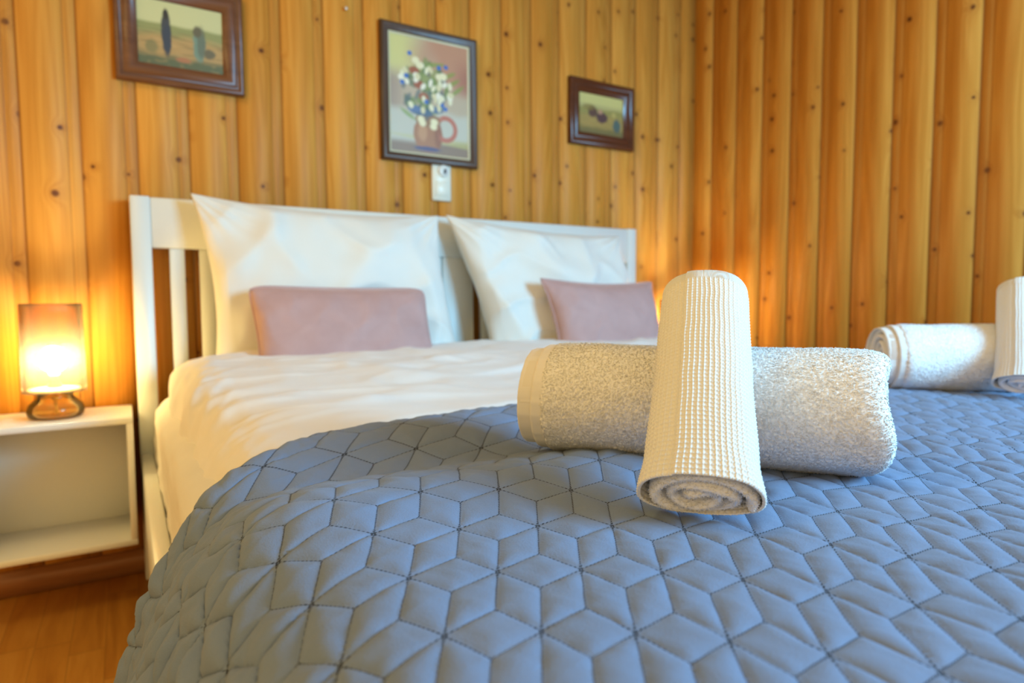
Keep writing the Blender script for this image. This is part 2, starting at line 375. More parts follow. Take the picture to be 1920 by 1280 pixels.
def quilt_mat():
    t=NT('quilt_microfibre');uvn=t.node('ShaderNodeUVMap');uvn.uv_map='UVMap';sp=t.node('ShaderNodeSeparateXYZ');t.l(uvn.outputs[0],sp.inputs[0]);a,b=sp.outputs[0],sp.outputs[1]
    def fam(lineco,along,offs,missv,h,L,sgn):
        j=t.M('ROUND',lineco);d=t.M('MULTIPLY',t.M('ABSOLUTE',t.M('SUBTRACT',lineco,j)),h)
        cls=t.M('FLOORED_MODULO',offs(j,t.M('FLOOR',along)),3.)
        ok=t.M('GREATER_THAN',t.M('ABSOLUTE',t.M('SUBTRACT',cls,missv)),.5)
        ph=t.M('ABSOLUTE',t.M('SUBTRACT',t.M('FRACT',t.M('MULTIPLY',along,round(L/.0040))),.5))
        dot=t.M('MULTIPLY',t.M('LESS_THAN',d,.00110),t.M('LESS_THAN',ph,.27))
        return t.M('MULTIPLY',ok,dot),t.M('MULTIPLY',ok,t.M('LESS_THAN',d,.0009))
    f1=fam(b,a,lambda j,f:t.M('SUBTRACT',f,j),1.,HU,LU,1)
    f2=fam(a,b,lambda j,f:t.M('SUBTRACT',j,f),2.,HV,LV,1)
    ab=t.M('ADD',a,b);f3=fam(ab,b,lambda j,f:t.M('ADD',j,f),1.,HW,LW,1)
    dots=t.M('MAXIMUM',t.M('MAXIMUM',f1[0],f2[0]),f3[0]);ln=t.M('MAXIMUM',t.M('MAXIMUM',f1[1],f2[1]),f3[1])
    o=t.obj();n=t.noise(o,14,3);base=t.mix(n,(.14,.195,.315),(.185,.25,.40));fine=t.noise(o,1600,2)
    base=t.mix(t.M('MULTIPLY',fine,.5),base,(.26,.32,.43));base=t.mix(t.M('MULTIPLY',ln,.25),base,(.06,.065,.08));base=t.mix(t.M('MULTIPLY',dots,.9),base,(.012,.013,.018))
    t.l(base,t.b.inputs['Base Color']);t.b.inputs['Roughness'].default_value=.85;t.b.inputs['Specular IOR Level'].default_value=.15;t.b.inputs['Sheen Weight'].default_value=.1;t.b.inputs['Sheen Roughness'].default_value=.4
    g5=t.noise(o,520,3,.7);h=t.M('SUBTRACT',t.M('ADD',t.M('MULTIPLY',fine,.35),t.M('MULTIPLY',g5,.55)),dots);t.bump(h,.8,.0010);return t.m
q=link('quilted_bedspread',quilt(),quilt_mat(),None,True)
sm=q.modifiers.new('thickness','SOLIDIFY');sm.thickness=.005;sm.offset=-1
tag(q,'slate blue quilted bedspread with stitched cube pattern over the foot of the bed','bedspread')
# ------------------------------------------------------------------ duvet
def zd(x,y):
    under=1-sstep(.0,.05,y-hem(x))
    bulge=.007*sstep(.0,.25,y-.93)+.030*sstep(1.16,1.52,y)
    z=.543+bulge+.010*fbm(x*2.6+5,y*2.9,2.,3)*sstep(0,.1,y-hem(x))
    step=.007*sstep(1.22,1.27,y+.05*np.sin(x*5)+.03*fbm(x*3,y*0,7.,2))
    wr=ridge(x*2.2+y*3.1,y*4.6-x*1.2,4.,2)*.008*sstep(.05,.2,y-hem(x))
    wr2=ridge(x*4+y*9,x*3.-y*3,11.,2)*.004*sstep(1.2,1.4,y)
    z=z+step+wr+wr2
    return z*(1-under)+(zq(x,y)-.011)*under
DP=np.array([(.60,0),(.30,0),(.20,-.001),(.16,-.006),(.130,-.018),(.108,-.040),(.096,-.068),(.090,-.10),(.088,-.14),(.092,-.175)])
DX,DZ,DS=arc(DP)
def duvet():
    s=np.concatenate([np.arange(.02,.7,.005),np.arange(.7,1.80,.01)]);ta=np.linspace(.58,1.70,200)
    back=np.array([(1.725,-.006),(1.745,-.02),(1.755,-.045),(1.75,-.075),(1.735,-.09)])
    S,Y=np.meshgrid(s,np.concatenate([ta,np.full(len(back),0)]),indexing='ij');nb=len(ta)
    dzb=np.zeros_like(S)
    for k,(yy,dz) in enumerate(back): Y[:,nb+k]=yy;dzb[:,nb+k]=dz
    a=np.clip(.60-S,0,DS[-1]);X=np.where(S>.50,S,np.interp(a,DS,DX));dz=np.where(S>.50,0,np.interp(a,DS,DZ))
    # the hidden strip under the quilt is tucked further in so it never pokes out
    und=1-sstep(-.03,.03,Y-hem(S));X=X+und*sstep(.30,.1,S)*.012;dz=dz-und*sstep(.3,.12,S)*.008
    e=np.clip(S-1.60,0,9);X=np.where(S>1.60,1.60+.06*np.sin(np.minimum(e/.06,1.57)),X);dz=dz+np.where(S>1.6,-.06*(1-np.cos(np.minimum(e/.06,1.57)))-np.clip(e-.094,0,9),0)
    Z=zd(np.clip(X,.1,1.66),Y)+dz+dzb;P=np.stack([X,Y,Z],-1);n=normals(P);n*=np.sign(n[80:81,60:61,2:3])
    sd=sstep(.20,.10,S)*(1-und)
    d=sd*(.009*ridge(Y*4.5-S*6,S*3+Y*1,3.,2)+.006*fbm(Y*6,S*6,6.,2))+(1-und)*.0010*ridge(S*10+Y*6,Y*8-S*4,8.,1)
    P=P+n*d[...,None];return raw(P.reshape(-1,3),[grid_faces(len(s),Y.shape[1],flip=True)])
M_duvet=fabric('duvet_cotton',(.82,.80,.775),.85,.15,1500,.12,.02)
dv=link('duvet',duvet(),M_duvet,None,True);tag(dv,'puffy white cotton duvet covering the bed between the bedspread and the pillows','duvet')
dv.modifiers.new('thickness','SOLIDIFY').thickness=.004
# ------------------------------------------------------------------ pillows and cushions
def pillow_mesh(corners,thick,lean,pow_=.5,pinch=.10,wr=.008,seed=0.,n=110,rc=0.,wfreq=5.):
    """corners: BL,BR,TR,TL as (x,z) in the plane; lean=(ybottom,ytop) of the middle plane"""
    u=np.linspace(-1,1,n);U,V=np.meshgrid(u,u,indexing='ij')
    U=np.sign(U)*np.abs(U)**.8;V=np.sign(V)*np.abs(V)**.8
    BL,BR,TR,TL=[np.array(c) for c in corners];a=(U+1)/2;b=(V+1)/2
    # concave edges: pull the middle of each edge inwards
    k=pinch
    def pos(a,b): return (BL*(1-a)[...,None]*(1-b)[...,None]+BR*a[...,None]*(1-b)[...,None]+TR*a[...,None]*b[...,None]+TL*(1-a)[...,None]*b[...,None])
    a2=.5+(a-.5)*(1-k*(1-V**2)*U**2*1.0);b2=.5+(b-.5)*(1-k*(1-U**2)*V**2)
    q_=1-rc*(U*V)**8;P2=pos(.5+(a2-.5)*q_,.5+(b2-.5)*(1-rc*1.6*(U*V)**8))
    prof=(np.clip(1-np.abs(U)**2.6,0,1)*np.clip(1-np.abs(V)**2.6,0,1))**pow_
    hz=(P2[...,1]-BL[1])/(TL[1]-BL[1]);yc=lean[0]+(lean[1]-lean[0])*hz
    out=[]
    for sg in (1,-1):
        w_=wr*(ridge(P2[...,0]*wfreq+seed,P2[...,1]*wfreq+seed*2,seed+sg,2)+.8*fbm(P2[...,0]*4+seed,P2[...,1]*4,seed+sg*3,3))
        # radial gathers at the corners
        ang=np.arctan2(1.05-np.abs(V),1.05-np.abs(U));cr=np.clip(np.abs(U)*np.abs(V),0,1)**3
        w_=w_+cr*.35*wr*np.sin(ang*22+seed)
        th=thick/2*prof+w_*np.minimum(1,prof*2.2)
        out.append(np.stack([P2[...,0],yc-sg*th,P2[...,1]],-1))
    V1=out[0].reshape(-1,3);V2=out[1].reshape(-1,3);V_=np.concatenate([V1,V2])
    F=np.concatenate([grid_faces(n,n),grid_faces(n,n,flip=True,off=n*n)])
    me=raw(V_,[F])
    import bmesh
    bm=bmesh.new();bm.from_mesh(me);bmesh.ops.remove_doubles(bm,verts=bm.verts,dist=1e-5);bmesh.ops.recalc_face_normals(bm,faces=bm.faces);bm.to_mesh(me);bm.free()
    # boundary loop for piping
    loop=np.concatenate([out[0][:,0],out[0][-1,1:],out[0][-2::-1,-1],out[0][0,-2:0:-1]]);return me,loop
M_pill=fabric('pillow_cotton',(.79,.78,.72),.85,.15,1500,.12,.02)
me,_=pillow_mesh([(.175,.50),(.885,.50),(.835,.985),(.150,1.000)],.15,(1.735,1.825),.55,.09,.023,3.3,150,wfreq=3.1)
p=link('pillow',me,M_pill,None,True);tag(p,'large white square pillow leaning on the left half of the headboard','pillow','white pillows against the headboard')
me,_=pillow_mesh([(.985,.50),(1.62,.50),(1.555,.955),(.860,.990)],.16,(1.735,1.825),.55,.08,.024,8.1,150,wfreq=3.3)
p=link('pillow',me,M_pill,None,True);tag(p,'large white square pillow leaning on the right half of the headboard','pillow','white pillows against the headboard')
def velvet():
    t=NT('pink_velvet');n=t.noise(t.obj(),16,4,.6,.6);t.l(t.mix(n,(.43,.26,.24),(.56,.365,.345)),t.b.inputs['Base Color'])
    t.b.inputs['Roughness'].default_value=.7;t.b.inputs['Sheen Weight'].default_value=.7;t.b.inputs['Sheen Roughness'].default_value=.35;t.b.inputs['Sheen Tint'].default_value=(1,.85,.82,1)
    t.b.inputs['Specular IOR Level'].default_value=.15;t.bump(t.noise(t.obj(),1200,2),.2,.0005);return t.m
M_velv=velvet()
def cushion(corners,lean,label,seed,pinch,th,rc):
    c=np.mean(np.array(corners),0);o=empty('throw_cushion',(float(c[0]),float(np.mean(lean)),float(min(k[1] for k in corners))),label,'cushion','dusty pink velvet cushions')
    me,loop=pillow_mesh(corners,th,lean,.5,pinch,.006,seed,90,rc);link('cushion_cover',me,M_velv,o,True)
    m=MB();L=[tuple(v) for v in loop[::3]];m.tube(L+[L[0],L[1]],.0035,6);m.build('piping',M_velv,o,True);return o
cushion([(.262,.515),(.722,.515),(.712,.760),(.250,.765)],(1.575,1.655),'long dusty pink velvet cushion with piped edges in front of the left white pillow',2.2,.05,.12,.05)
cushion([(1.118,.512),(1.575,.512),(1.560,.785),(1.098,.792)],(1.575,1.655),'dusty pink velvet cushion with pointed corners in front of the right white pillow',5.2,.11,.12,.012)
# ------------------------------------------------------------------ towels
def tufts(P,N,n,length,rad,rs,maxang=.55):
    """n little pile loops on a surface given as (nu,nv,3) grid, area weighted"""
    nu,nv=P.shape[:2]
    e1=P[1:,:-1]-P[:-1,:-1];e2=P[:-1,1:]-P[:-1,:-1];A=np.linalg.norm(np.cross(e1,e2),axis=-1).ravel();cdf=np.cumsum(A);cdf/=cdf[-1]
    k=np.searchsorted(cdf,rs.rand(n));I,J=k//(nv-1),k%(nv-1);a,b=rs.rand(n,1),rs.rand(n,1)
    def bil(G): return G[I,J]*(1-a)*(1-b)+G[I+1,J]*a*(1-b)+G[I,J+1]*(1-a)*b+G[I+1,J+1]*a*b
    base=bil(P);nn=bil(N);nn/=np.linalg.norm(nn,axis=1)[:,None]
    # coherent lie of the pile plus random tilt
    fl=np.stack([pn(base[:,0]*60,base[:,1]*60,base[:,2]*60),pn(base[:,0]*60+9,base[:,1]*60,base[:,2]*60),pn(base[:,0]*60,base[:,1]*60+9,base[:,2]*60)],-1)
    d=nn+rs.normal(size=(n,3))*maxang*.8+fl*.35+np.array([0,0,-.1]);d/=np.linalg.norm(d,axis=1)[:,None]
    L=(length*(.6+.8*rs.rand(n,1)));r=rad*(.8+.5*rs.rand(n,1))
    t1=np.cross(d,rs.normal(size=(n,3)));t1/=np.linalg.norm(t1,axis=1)[:,None];t2=np.cross(d,t1)
    bend=t1*L*.35*rs.normal(size=(n,1))
    V=[]
    for q_,(h,rr) in enumerate(((-.15,1.),(.55,1.1))):
        c=base+d*L*h+bend*(h>0)*.4
        for j in range(3):
            ang=2*np.pi*j/3;V.append(c+(t1*math.cos(ang)+t2*math.sin(ang))*r*rr)
    V.append(base+d*L+bend)
    V=np.stack(V,1);o=(np.arange(n)*7)[:,None]
    quads=np.concatenate([o+np.array([[j,(j+1)%3,3+(j+1)%3,3+j]]) for j in range(3)])
    tris=np.concatenate([o+np.array([[3+j,3+(j+1)%3,6]]) for j in range(3)])
    NT_=np.repeat((nn*.85+d*.25)[:,None],7,1);NT_/=np.linalg.norm(NT_,axis=-1,keepdims=True);tufts.N=NT_.reshape(-1,3)
    return V.reshape(-1,3),quads,tris
def set_normals(o,Nv):
    o.data.normals_split_custom_set_from_vertices(Nv.astype(np.float32))
def frame_from(L,Rr):
    L,Rr=np.array(L,float),np.array(Rr,float);ax=Rr-L;ln=np.linalg.norm(ax);ax/=ln;up=np.array([0,0,1.]);sx=np.cross(ax,up);sx/=np.linalg.norm(sx);up2=np.cross(sx,ax);return L,ax,sx,up2,ln
M_terry=plain('terry_cotton',(.95,.95,.94),.9,spec=.15)
M_terry.node_tree.nodes['Principled BSDF'].inputs['Sheen Weight'].default_value=.2
_n=M_terry.node_tree;_tr=_n.nodes.new('ShaderNodeBsdfTranslucent');_tr.inputs[0].default_value=(.95,.95,.94,1);_mx=_n.nodes.new('ShaderNodeMixShader');_mx.inputs[0].default_value=.05
_n.links.new(_n.nodes['Principled BSDF'].outputs[0],_mx.inputs[1]);_n.links.new(_tr.outputs[0],_mx.inputs[2]);_n.links.new(_mx.outputs[0],_n.nodes['Material Output'].inputs[0])
M_hem=fabric('towel_hem',(.84,.82,.78),.75,.1,1500,.2,.03,30)
def terry_roll(L,Rr,rad,label,seed,ntuft,group):
    rs=np.random.RandomState(seed);O,ax,sx,up,ln=frame_from(L,Rr)
    base=(O+ax*ln/2);o=empty('bath_towel',(float(base[0]),float(base[1]),float(base[2]-rad)),label,'towel',group)
    nl,nt=400,420;hl=ln;cap=.03
    # body with rounded ends: l along axis, radius shrinks towards the end discs
    ls=np.concatenate([np.linspace(0,1,14)**1*.0,[0]])[:0]
    prof=[]  # (l, rfactor)
    for k in range(10): a=k/9;prof.append((.004*math.sin(a*1.57)-.004+.0, .30+.64*a))
    for k in range(8): a=k/7*1.57;prof.append((.012*(1-math.cos(a)),.94+.06*math.sin(a)))
    for k in range(1,nl): prof.append((.012+(hl-.024-.018)*k/nl,1.0))
    for k in range(12): a=k/11*1.57;prof.append((hl-.030+.024*math.sin(a),1-.16*(1-math.cos(a))))
    for k in range(1,10): a=k/9;prof.append((hl-.006+.002*math.cos(a*9),.84*(1-a)+.25*a))
    prof=np.array(prof);th=np.linspace(0,2*np.pi,nt,endpoint=False);Lc,TH=np.meshgrid(prof[:,0],th,indexing='ij');RF=np.repeat(prof[:,1:2],nt,1)
    r=rad*RF*(1+.030*fbm(Lc*9+seed,np.cos(TH)*1.2,np.sin(TH)*1.2,3)+.02*np.cos(2*TH+1))
    # end bulges: the right end is uneven like stacked layers
    Lw=Lc+sstep(.75,1,Lc/ln)*.005*np.sin(TH*3+seed)*sstep(.2,1,RF)+ (Lc<.02)*.0
    cx=np.cos(TH)*r;cz=np.sin(TH)*r*.985;flat=-rad*.955;cz=np.where(cz<flat,flat+(cz-flat)*.15,cz);cx=cx*(1+.04*sstep(.2,-1,np.sin(TH)))
    P=O+ax*Lw[...,None]+sx*cx[...,None]+up*cz[...,None]
    Pc=np.concatenate([P,P[:,:1]],1);n=normals(Pc);ctr=O+ax*Lw[...,None];ctr=np.concatenate([ctr,ctr[:,:1]],1);sg=np.sign(np.sum(n*(Pc-ctr),-1,keepdims=True)[200:201,10:11]);n=n*sg
    mb=MB();mb.add(P+.0010*n[:,:-1]*(fbm(Lc*330,TH*22,0.,2)*sstep(.3,.9,RF))[...,None],grid_faces(len(prof),nt,cv=True))
    V,Q,T=tufts(Pc,n,ntuft,.0014,.00042,rs);mb.add(V,[Q,T])
    ob=mb.build('terry_roll',M_terry,o,True,recalc=False)
    nb=normals(np.concatenate([mb.V[0].reshape(len(prof),nt,3)]*1+[mb.V[0].reshape(len(prof),nt,3)[:,:1]],1))[:,:-1]*sg;set_normals(ob,np.concatenate([nb.reshape(-1,3),tufts.N]))
    # folded plain hems peeping out of the left end, two stepped layers
    for k,(l0,l1,rf) in enumerate(((-.016,.02,.945),(-.034,.0,.875))):
        mb=MB();ll=np.array([l1,l0+.004,l0+.001,l0,l0+.001,l0+.006,l1]);rr=np.array([rf,rf,rf-.01,rf-.03,rf-.05,rf-.06,rf-.06])*rad
        tt=np.linspace(0,2*np.pi,160,endpoint=False);LL,TT=np.meshgrid(ll,tt,indexing='ij');RR=np.repeat(rr[:,None],160,1)*(1+.012*ridge(TT*3,LL*6,seed+k,2)+.02*np.cos(2*TT+1))
        PP=O+ax*(LL+.004*np.sin(TT+1)*(LL<.001))[...,None]+sx*(np.cos(TT)*RR)[...,None]+up*(np.sin(TT)*RR)[...,None]
        mb.add(PP,grid_faces(len(ll),160,cv=True));h=mb.build('hem_band',M_hem,o,True)
    # inner spiral of the roll seen inside the end
    mb=MB();tt=np.linspace(0,2*np.pi*4,240);rr=rad*.84*(1-tt/(tt[-1])*.85)
    for lo_,hi_ in ((-.030,.05),):
        for th_ in (0,.004):
            pass
    ring=[];hw=.0035
    for l,dr in ((.05,hw),(-.026,hw),(-.029,0),(-.026,-hw),(.05,-hw)):
        ring.append(O+ax*(l+.003*np.sin(tt*1.3))[:,None]+sx*(np.cos(tt)*(rr+dr))[:,None]+up*(np.sin(tt)*(rr+dr))[:,None])
    mb.add(np.stack(ring),grid_faces(5,len(tt)));mb.build('rolled_layers',M_hem,o,True,recalc=False)
    return o
def waffle_mat():
    t=NT('waffle_cotton');uvn=t.node('ShaderNodeUVMap');uvn.uv_map='UVMap';t.b.inputs['Base Color'].default_value=(.87,.865,.83,1)
    t.b.inputs['Roughness'].default_value=.85;t.b.inputs['Specular IOR Level'].default_value=.2;t.b.inputs['Sheen Weight'].default_value=.15
    n=t.noise(t.obj(),1300,3,.7);t.bump(n,.6,.0012);return t.m
M_waff=waffle_mat()
def waffle_roll(B,T,sag,label,group,seed,ntuft,dens=1.):
    B,T=np.array(B,float),np.array(T,float);O,ax,sx,up,ln=frame_from(B,T)
    rs=np.random.RandomState(seed+50);o=empty('hand_towel',(float(B[0]),float(B[1]),float(B[2]-.03)),label,'towel',group)
    nl=int(520*dens);nt=int(620*dens);l=np.linspace(0,1,nl);th=np.linspace(-np.pi*.5,np.pi*1.5,nt,endpoint=False)
    Lf,TH=np.meshgrid(l,th,indexing='ij')
    def half(lf): return .0452-.0015*sstep(0,.5,lf)+.0035*sstep(.12,0,lf), .0285+.006*np.sin(lf*2.6)
    def centre(lf): return O+ax*(lf*ln)[...,None]+np.array([0,0,1.])*(-sag*4*lf*(lf-1)*-1)[...,None]*-1
    a_,b_=half(Lf)
    # slightly squarish oval, flatter underneath at the bottom
    ct,st=np.cos(TH),np.sin(TH);ex=.86;cx=np.sign(ct)*np.abs(ct)**ex*a_;cz=np.sign(st)*np.abs(st)**ex*b_
    cz=cz+np.where(st<0,.25*np.abs(st)*b_*sstep(.3,0,Lf),0)
    # rounded shoulder at the top end
    sh=np.sqrt(np.clip(1-np.clip((Lf-.955)/.045,0,1)**2*.35,0,1));cx=cx*sh;cz=cz*sh
    wob=1+.018*fbm(Lf*3+seed,np.cos(TH),np.sin(TH),2);cx*=wob;cz*=wob
    P=centre(Lf)+sx*cx[...,None]+up*cz[...,None]
    Pc=np.concatenate([P,P[:,:1]],1);n=normals(Pc)[:,:-1];cc=centre(Lf);sg=np.sign(np.sum(n*(P-cc),-1)[nl//2,nt//3]);n=n*sg
    # arc length around for the waffle cells
    seg=np.linalg.norm(np.diff(Pc,axis=1),axis=-1);arcl=np.concatenate([np.zeros((nl,1)),np.cumsum(seg,1)],1)[:,:-1];m0=nl//2
    A=np.repeat(arcl[m0:m0+1],nl,0);Lm=Lf*ln;p=.0046
    A=A+.0008*fbm(Lm*25,A*25,2.,2);Lq=Lm+.0010*fbm(A*22,Lm*22,5.,2)
    fa=np.abs(((A/p)%1)-.5)*2;fl=np.abs(((Lq/(p*1.06))%1)-.5)*2      # 1 on the ridges
    rid=np.maximum(sstep(.35,1,fa)*.75,sstep(.35,1,fl));bead=.35*sstep(.5,1,fa)*sstep(.5,1,fl)
    knot=.18*np.cos(A/p*2*np.pi*2)*sstep(.5,1,fl)
    h=.00135*(rid+bead+knot-.6)
    band=sstep(ln-.0215,ln-.0200,Lm);h=h*(1-band)+band*(.0004*np.sin(A/.00125*2*np.pi)-.0006)
    h=h+band*.0006-.0012*np.exp(-((Lm-(ln-.0215))/.0008)**2)
    # outer flap edge: a shallow step where the towel ends
    h=h+.0016*sstep(1.95,1.93,TH)*sstep(-.8,-.4,TH)
    P2=P+n*h[...,None]
    mb=MB();mb.add(P2,grid_faces(nl,nt,cv=True))
    # rolled-over lips at both ends, shrinking inwards
    for e,(row,sgn) in enumerate(((0,-1),(-1,1))):
        ring=P2[row];c=cc[row];rows=[ring]
        for k in range(1,5):
            f=1-.016*k;off=.0012*math.sin(k/4*3.0);rows.append(c+(ring-c)*f+ax*sgn*off)
        mb.add(np.stack(rows),grid_faces(len(rows),nt,cv=True,flip=(e==0)))
    w=mb.build('waffle_cover',M_waff,o,True,recalc=False)
    # rolled terry layers visible in both open ends
    for row,sgn,name in ((0,-1,'rolled_layers'),(-1,1,'rolled_layers')):
        c=centre(np.array([0.02 if row==0 else .985]))[0];a0,b0=half(np.array([0. if row==0 else .97]));a0,b0=float(a0[0]),float(b0[0])
        tt=np.linspace(-.3,2*np.pi*2.6,260);f=.86-(tt/tt[-1])*.72;hw=.0046
        rings=[]
        for dl,dr in ((.03,hw),(.001,hw),(-.004,hw*.55),(-.0055,0),(-.004,-hw*.55),(.001,-hw),(.03,-hw)):
            rx=np.cos(tt)*(a0*f+dr);rz=np.sin(tt)*(b0*f*.98+dr*.8)
            if row==0: rz=rz-.004
            jit=.0025*np.sin(tt*1.7+seed)
            rings.append(c+ax*(-sgn*(dl)+(sgn*jit))[:,None]+sx*rx[:,None]+up*rz[:,None])
        G=np.stack(rings);mb=MB();mb.add(G,grid_faces(len(rings),len(tt)))
        nn=normals(G);mid=G[3]; nn=nn*np.sign(np.sum(nn[3]*(ax*sgn),-1).mean())
        V,Q,T_=tufts(G[1:6],nn[1:6],ntuft//2,.0014,.0004,rs);mb.add(V,[Q,T_]);mb.build(name,M_terry,o,True,recalc=False)
    return o
G1='towels crossed on the near half of the bed';G2='towels crossed on the far half of the bed'
terry_roll((.452,.642,.608),(.662,.355,.608),.0665,'thick white terry towel roll lying under the upright waffle towel, nearest the camera',3,70000,G1)
waffle_roll((.388,.355,.568),(.552,.502,.735),0.0,'white waffle-weave towel roll leaning on the near terry roll, front centre',G1,2,5000)
terry_roll((1.300,.690,.609),(1.555,.450,.609),.0665,'white terry towel roll farther back near the right edge of the picture',6,30000,G2)
waffle_roll((1.335,.485,.574),(1.475,.545,.745),0.0,'white towel roll leaning on the farther terry roll, cut by the right edge',G2,7,1500,.5)
# ------------------------------------------------------------------ nightstands
def nightstand(x0,label):
    x1=x0+.345;y0=1.735;y1=1.960;z0,z1=.150,.455;o=empty('nightstand',((x0+x1)/2,y1,z0),label,'nightstand','wall-hung nightstands');t=.014
    part('top_panel',M_shelf,o,x0,x1,y0,y1,z1-t,z1,b=.001);part('bottom_panel',M_shelf,o,x0,x1,y0,y1,z0,z0+t,b=.001)
    part('side_panel',M_shelf,o,x0,x0+t,y0,y1,z0+t,z1-t,b=.001);part('side_panel',M_shelf,o,x1-t,x1,y0,y1,z0+t,z1-t,b=.001)
    part('back_panel',M_shelf,o,x0+t,x1-t,y1-.012,y1-.002,z0+t,z1-t,b=.0005);return o
nightstand(-.341,'open white box nightstand hung on the wall left of the bed');nightstand(1.722,'open white box nightstand in the corner right of the bed')
# ------------------------------------------------------------------ lamps
def glass(name,col,tr=.7,rough=.08,emit=None):
    t=NT(name);t.n.remove(t.b);tb=t.node('ShaderNodeBsdfTransparent');tb.inputs[0].default_value=(*col,1)
    gl=t.node('ShaderNodeBsdfGlossy');gl.inputs['Roughness'].default_value=rough;gl.inputs[0].default_value=(1,.95,.9,1)
    tl=t.node('ShaderNodeBsdfTranslucent');tl.inputs[0].default_value=(*[min(1,c*1.05) for c in col],1)
    fr=t.node('ShaderNodeFresnel');fr.inputs[0].default_value=1.3
    m1=t.node('ShaderNodeMixShader');m1.inputs[0].default_value=tr;t.l(tl.outputs[0],m1.inputs[1]);t.l(tb.outputs[0],m1.inputs[2])
    m2=t.node('ShaderNodeMixShader');t.l(fr.outputs[0],m2.inputs[0]);t.l(m1.outputs[0],m2.inputs[1]);t.l(gl.outputs[0],m2.inputs[2]);t.l(m2.outputs[0],t.out.inputs[0]);return t.m
M_shade=glass('smoked_ribbed_glass',(.82,.70,.48),.955,.12);M_amber=glass('amber_glass',(.95,.87,.60),.86,.12)
def emis(name,col,s):
    t=NT(name);t.b.inputs['Emission Color'].default_value=(*col,1);t.b.inputs['Emission Strength'].default_value=s;t.b.inputs['Base Color'].default_value=(1,.9,.7,1);return t.m
M_bulb=emis('lit_bulb',(1,1,.80),200);M_brass=plain('brass',(.70,.47,.18),.25,1.);M_cer=plain('frosted_disc',(.95,.88,.65),.5,**{'Emission Strength':0.0})
def lamp(cx,cy,z,label,power):
    o=empty('table_lamp',(cx,cy,z),label,'lamp','ribbed glass bedside lamps')
    n=180;a=np.linspace(0,2*np.pi,n,endpoint=False);rib=1+.018*np.cos(a*60/1)
    prof=[(.0,.062),(.03,.064),(.19,.063),(.200,.063),(.200,.0605),(.19,.0605),(.03,.0615),(.004,.0595)]
    zs=np.array([p_[0] for p_ in prof]);rs_=np.array([p_[1] for p_ in prof])
    zz=np.concatenate([np.linspace(.062,.268,14),[.268],np.linspace(.267,.064,10)]);rr=np.concatenate([.0615+.0010*np.cos(np.linspace(0,3,14)),[.059],np.full(10,.0592)])
    m=MB();V=np.stack([cx+(rr[:,None]*rib)*np.cos(a),cy+(rr[:,None]*rib)*np.sin(a),np.repeat((z+zz)[:,None],n,1)],-1);m.add(V,grid_faces(len(zz),n,cv=True));m.build('lamp_shade',M_shade,o,True)
    m=MB();m.lathe(cx,cy,[(.001,z+.0015),(.050,z+.0015),(.056,z+.008),(.0575,z+.018),(.054,z+.032),(.043,z+.044),(.036,z+.050),(.036,z+.056),(.044,z+.060),(.058,z+.062),(.058,z+.0635),(.043,z+.0625),(.033,z+.056),(.033,z+.049),(.041,z+.041),(.051,z+.031),(.0545,z+.018),(.053,z+.010),(.048,z+.005),(.001,z+.005)],64)
    m.build('lamp_base',M_amber,o,True)
    m=MB();m.lathe(cx,cy,[(.0005,z+.064),(.050,z+.064),(.053,z+.067),(.050,z+.070),(.016,z+.072),(.0005,z+.072)],48);m.build('frosted_disc',M_cer,o,True)
    m=MB();m.lathe(cx,cy,[(.0005,z+.006),(.009,z+.006),(.009,z+.010),(.0035,z+.012),(.0035,z+.040),(.0085,z+.043),(.009,z+.048),(.006,z+.052),(.0005,z+.053)],24);m.build('stem',M_brass,o,True)
    m=MB();m.lathe(cx,cy,[(.0005,z+.072),(.014,z+.072),(.014,z+.100),(.010,z+.104),(.0005,z+.104)],24);m.build('socket',M_brass,o,True)
    m=MB();pr=[(.0005,.104),(.010,.104),(.0115,.110)]+[(.030*math.sin(k/12*math.pi*.96+.12)+.0,.132-.030*math.cos(k/12*math.pi*.96+.12)+.006) for k in range(1,13)]+[(.0005,.168)]
    m.lathe(cx,cy,[(r__,z+h) for r__,h in pr],32);m.build('bulb',M_bulb,o,True)
    return o
lamp(-.150,1.835,.455,'lit table lamp with ribbed smoked glass shade and amber base left of the bed',13)
lamp(1.872,1.850,.455,'lit table lamp hidden behind the waffle towel at the right of the bed',13)
# ------------------------------------------------------------------ pictures
def frame_mesh(x0,x1,z0,z1,prof):
    """prof: (inset from the outer edge, height out of the wall) closed loop"""
    V=[]
    for ins,d in prof:
        for x,z in ((x0+ins,z0+ins),(x1-ins,z0+ins),(x1-ins,z1-ins),(x0+ins,z1-ins)): V.append((x,WY-.001-d,z))
    m=MB();m.add(V,grid_faces(len(prof),4,cu=True,cv=True));return m
def canvas(name,x0,x1,z0,z1,y,img,parent):
    ny,nx=img.shape[:2];X,Z=np.meshgrid(np.linspace(x0,x1,nx),np.linspace(z0,z1,ny))
    m=MB();V=np.stack([X,np.full(X.shape,y),Z],-1);m.add(V,grid_faces(ny,nx));
    Vb=np.array([(x0,y+.004,z0),(x1,y+.004,z0),(x1,y+.004,z1),(x0,y+.004,z1)]);c=[0,nx-1,nx*ny-1,nx*(ny-1)];m.add(Vb,np.array([[0,1,2,3]]));k=nx*ny
    for i in range(4): m.F.append(np.array([[c[i],c[(i+1)%4],k+(i+1)%4,k+i]]))
    me=raw(np.concatenate(m.V),m.F);ca=me.color_attributes.new('paint','FLOAT_COLOR','POINT')
    C=np.ones((len(me.vertices),4),dtype=np.float32);C[:nx*ny,:3]=img.reshape(-1,3);ca.data.foreach_set('color',C.ravel())
    return link(name,me,M_paint,parent)
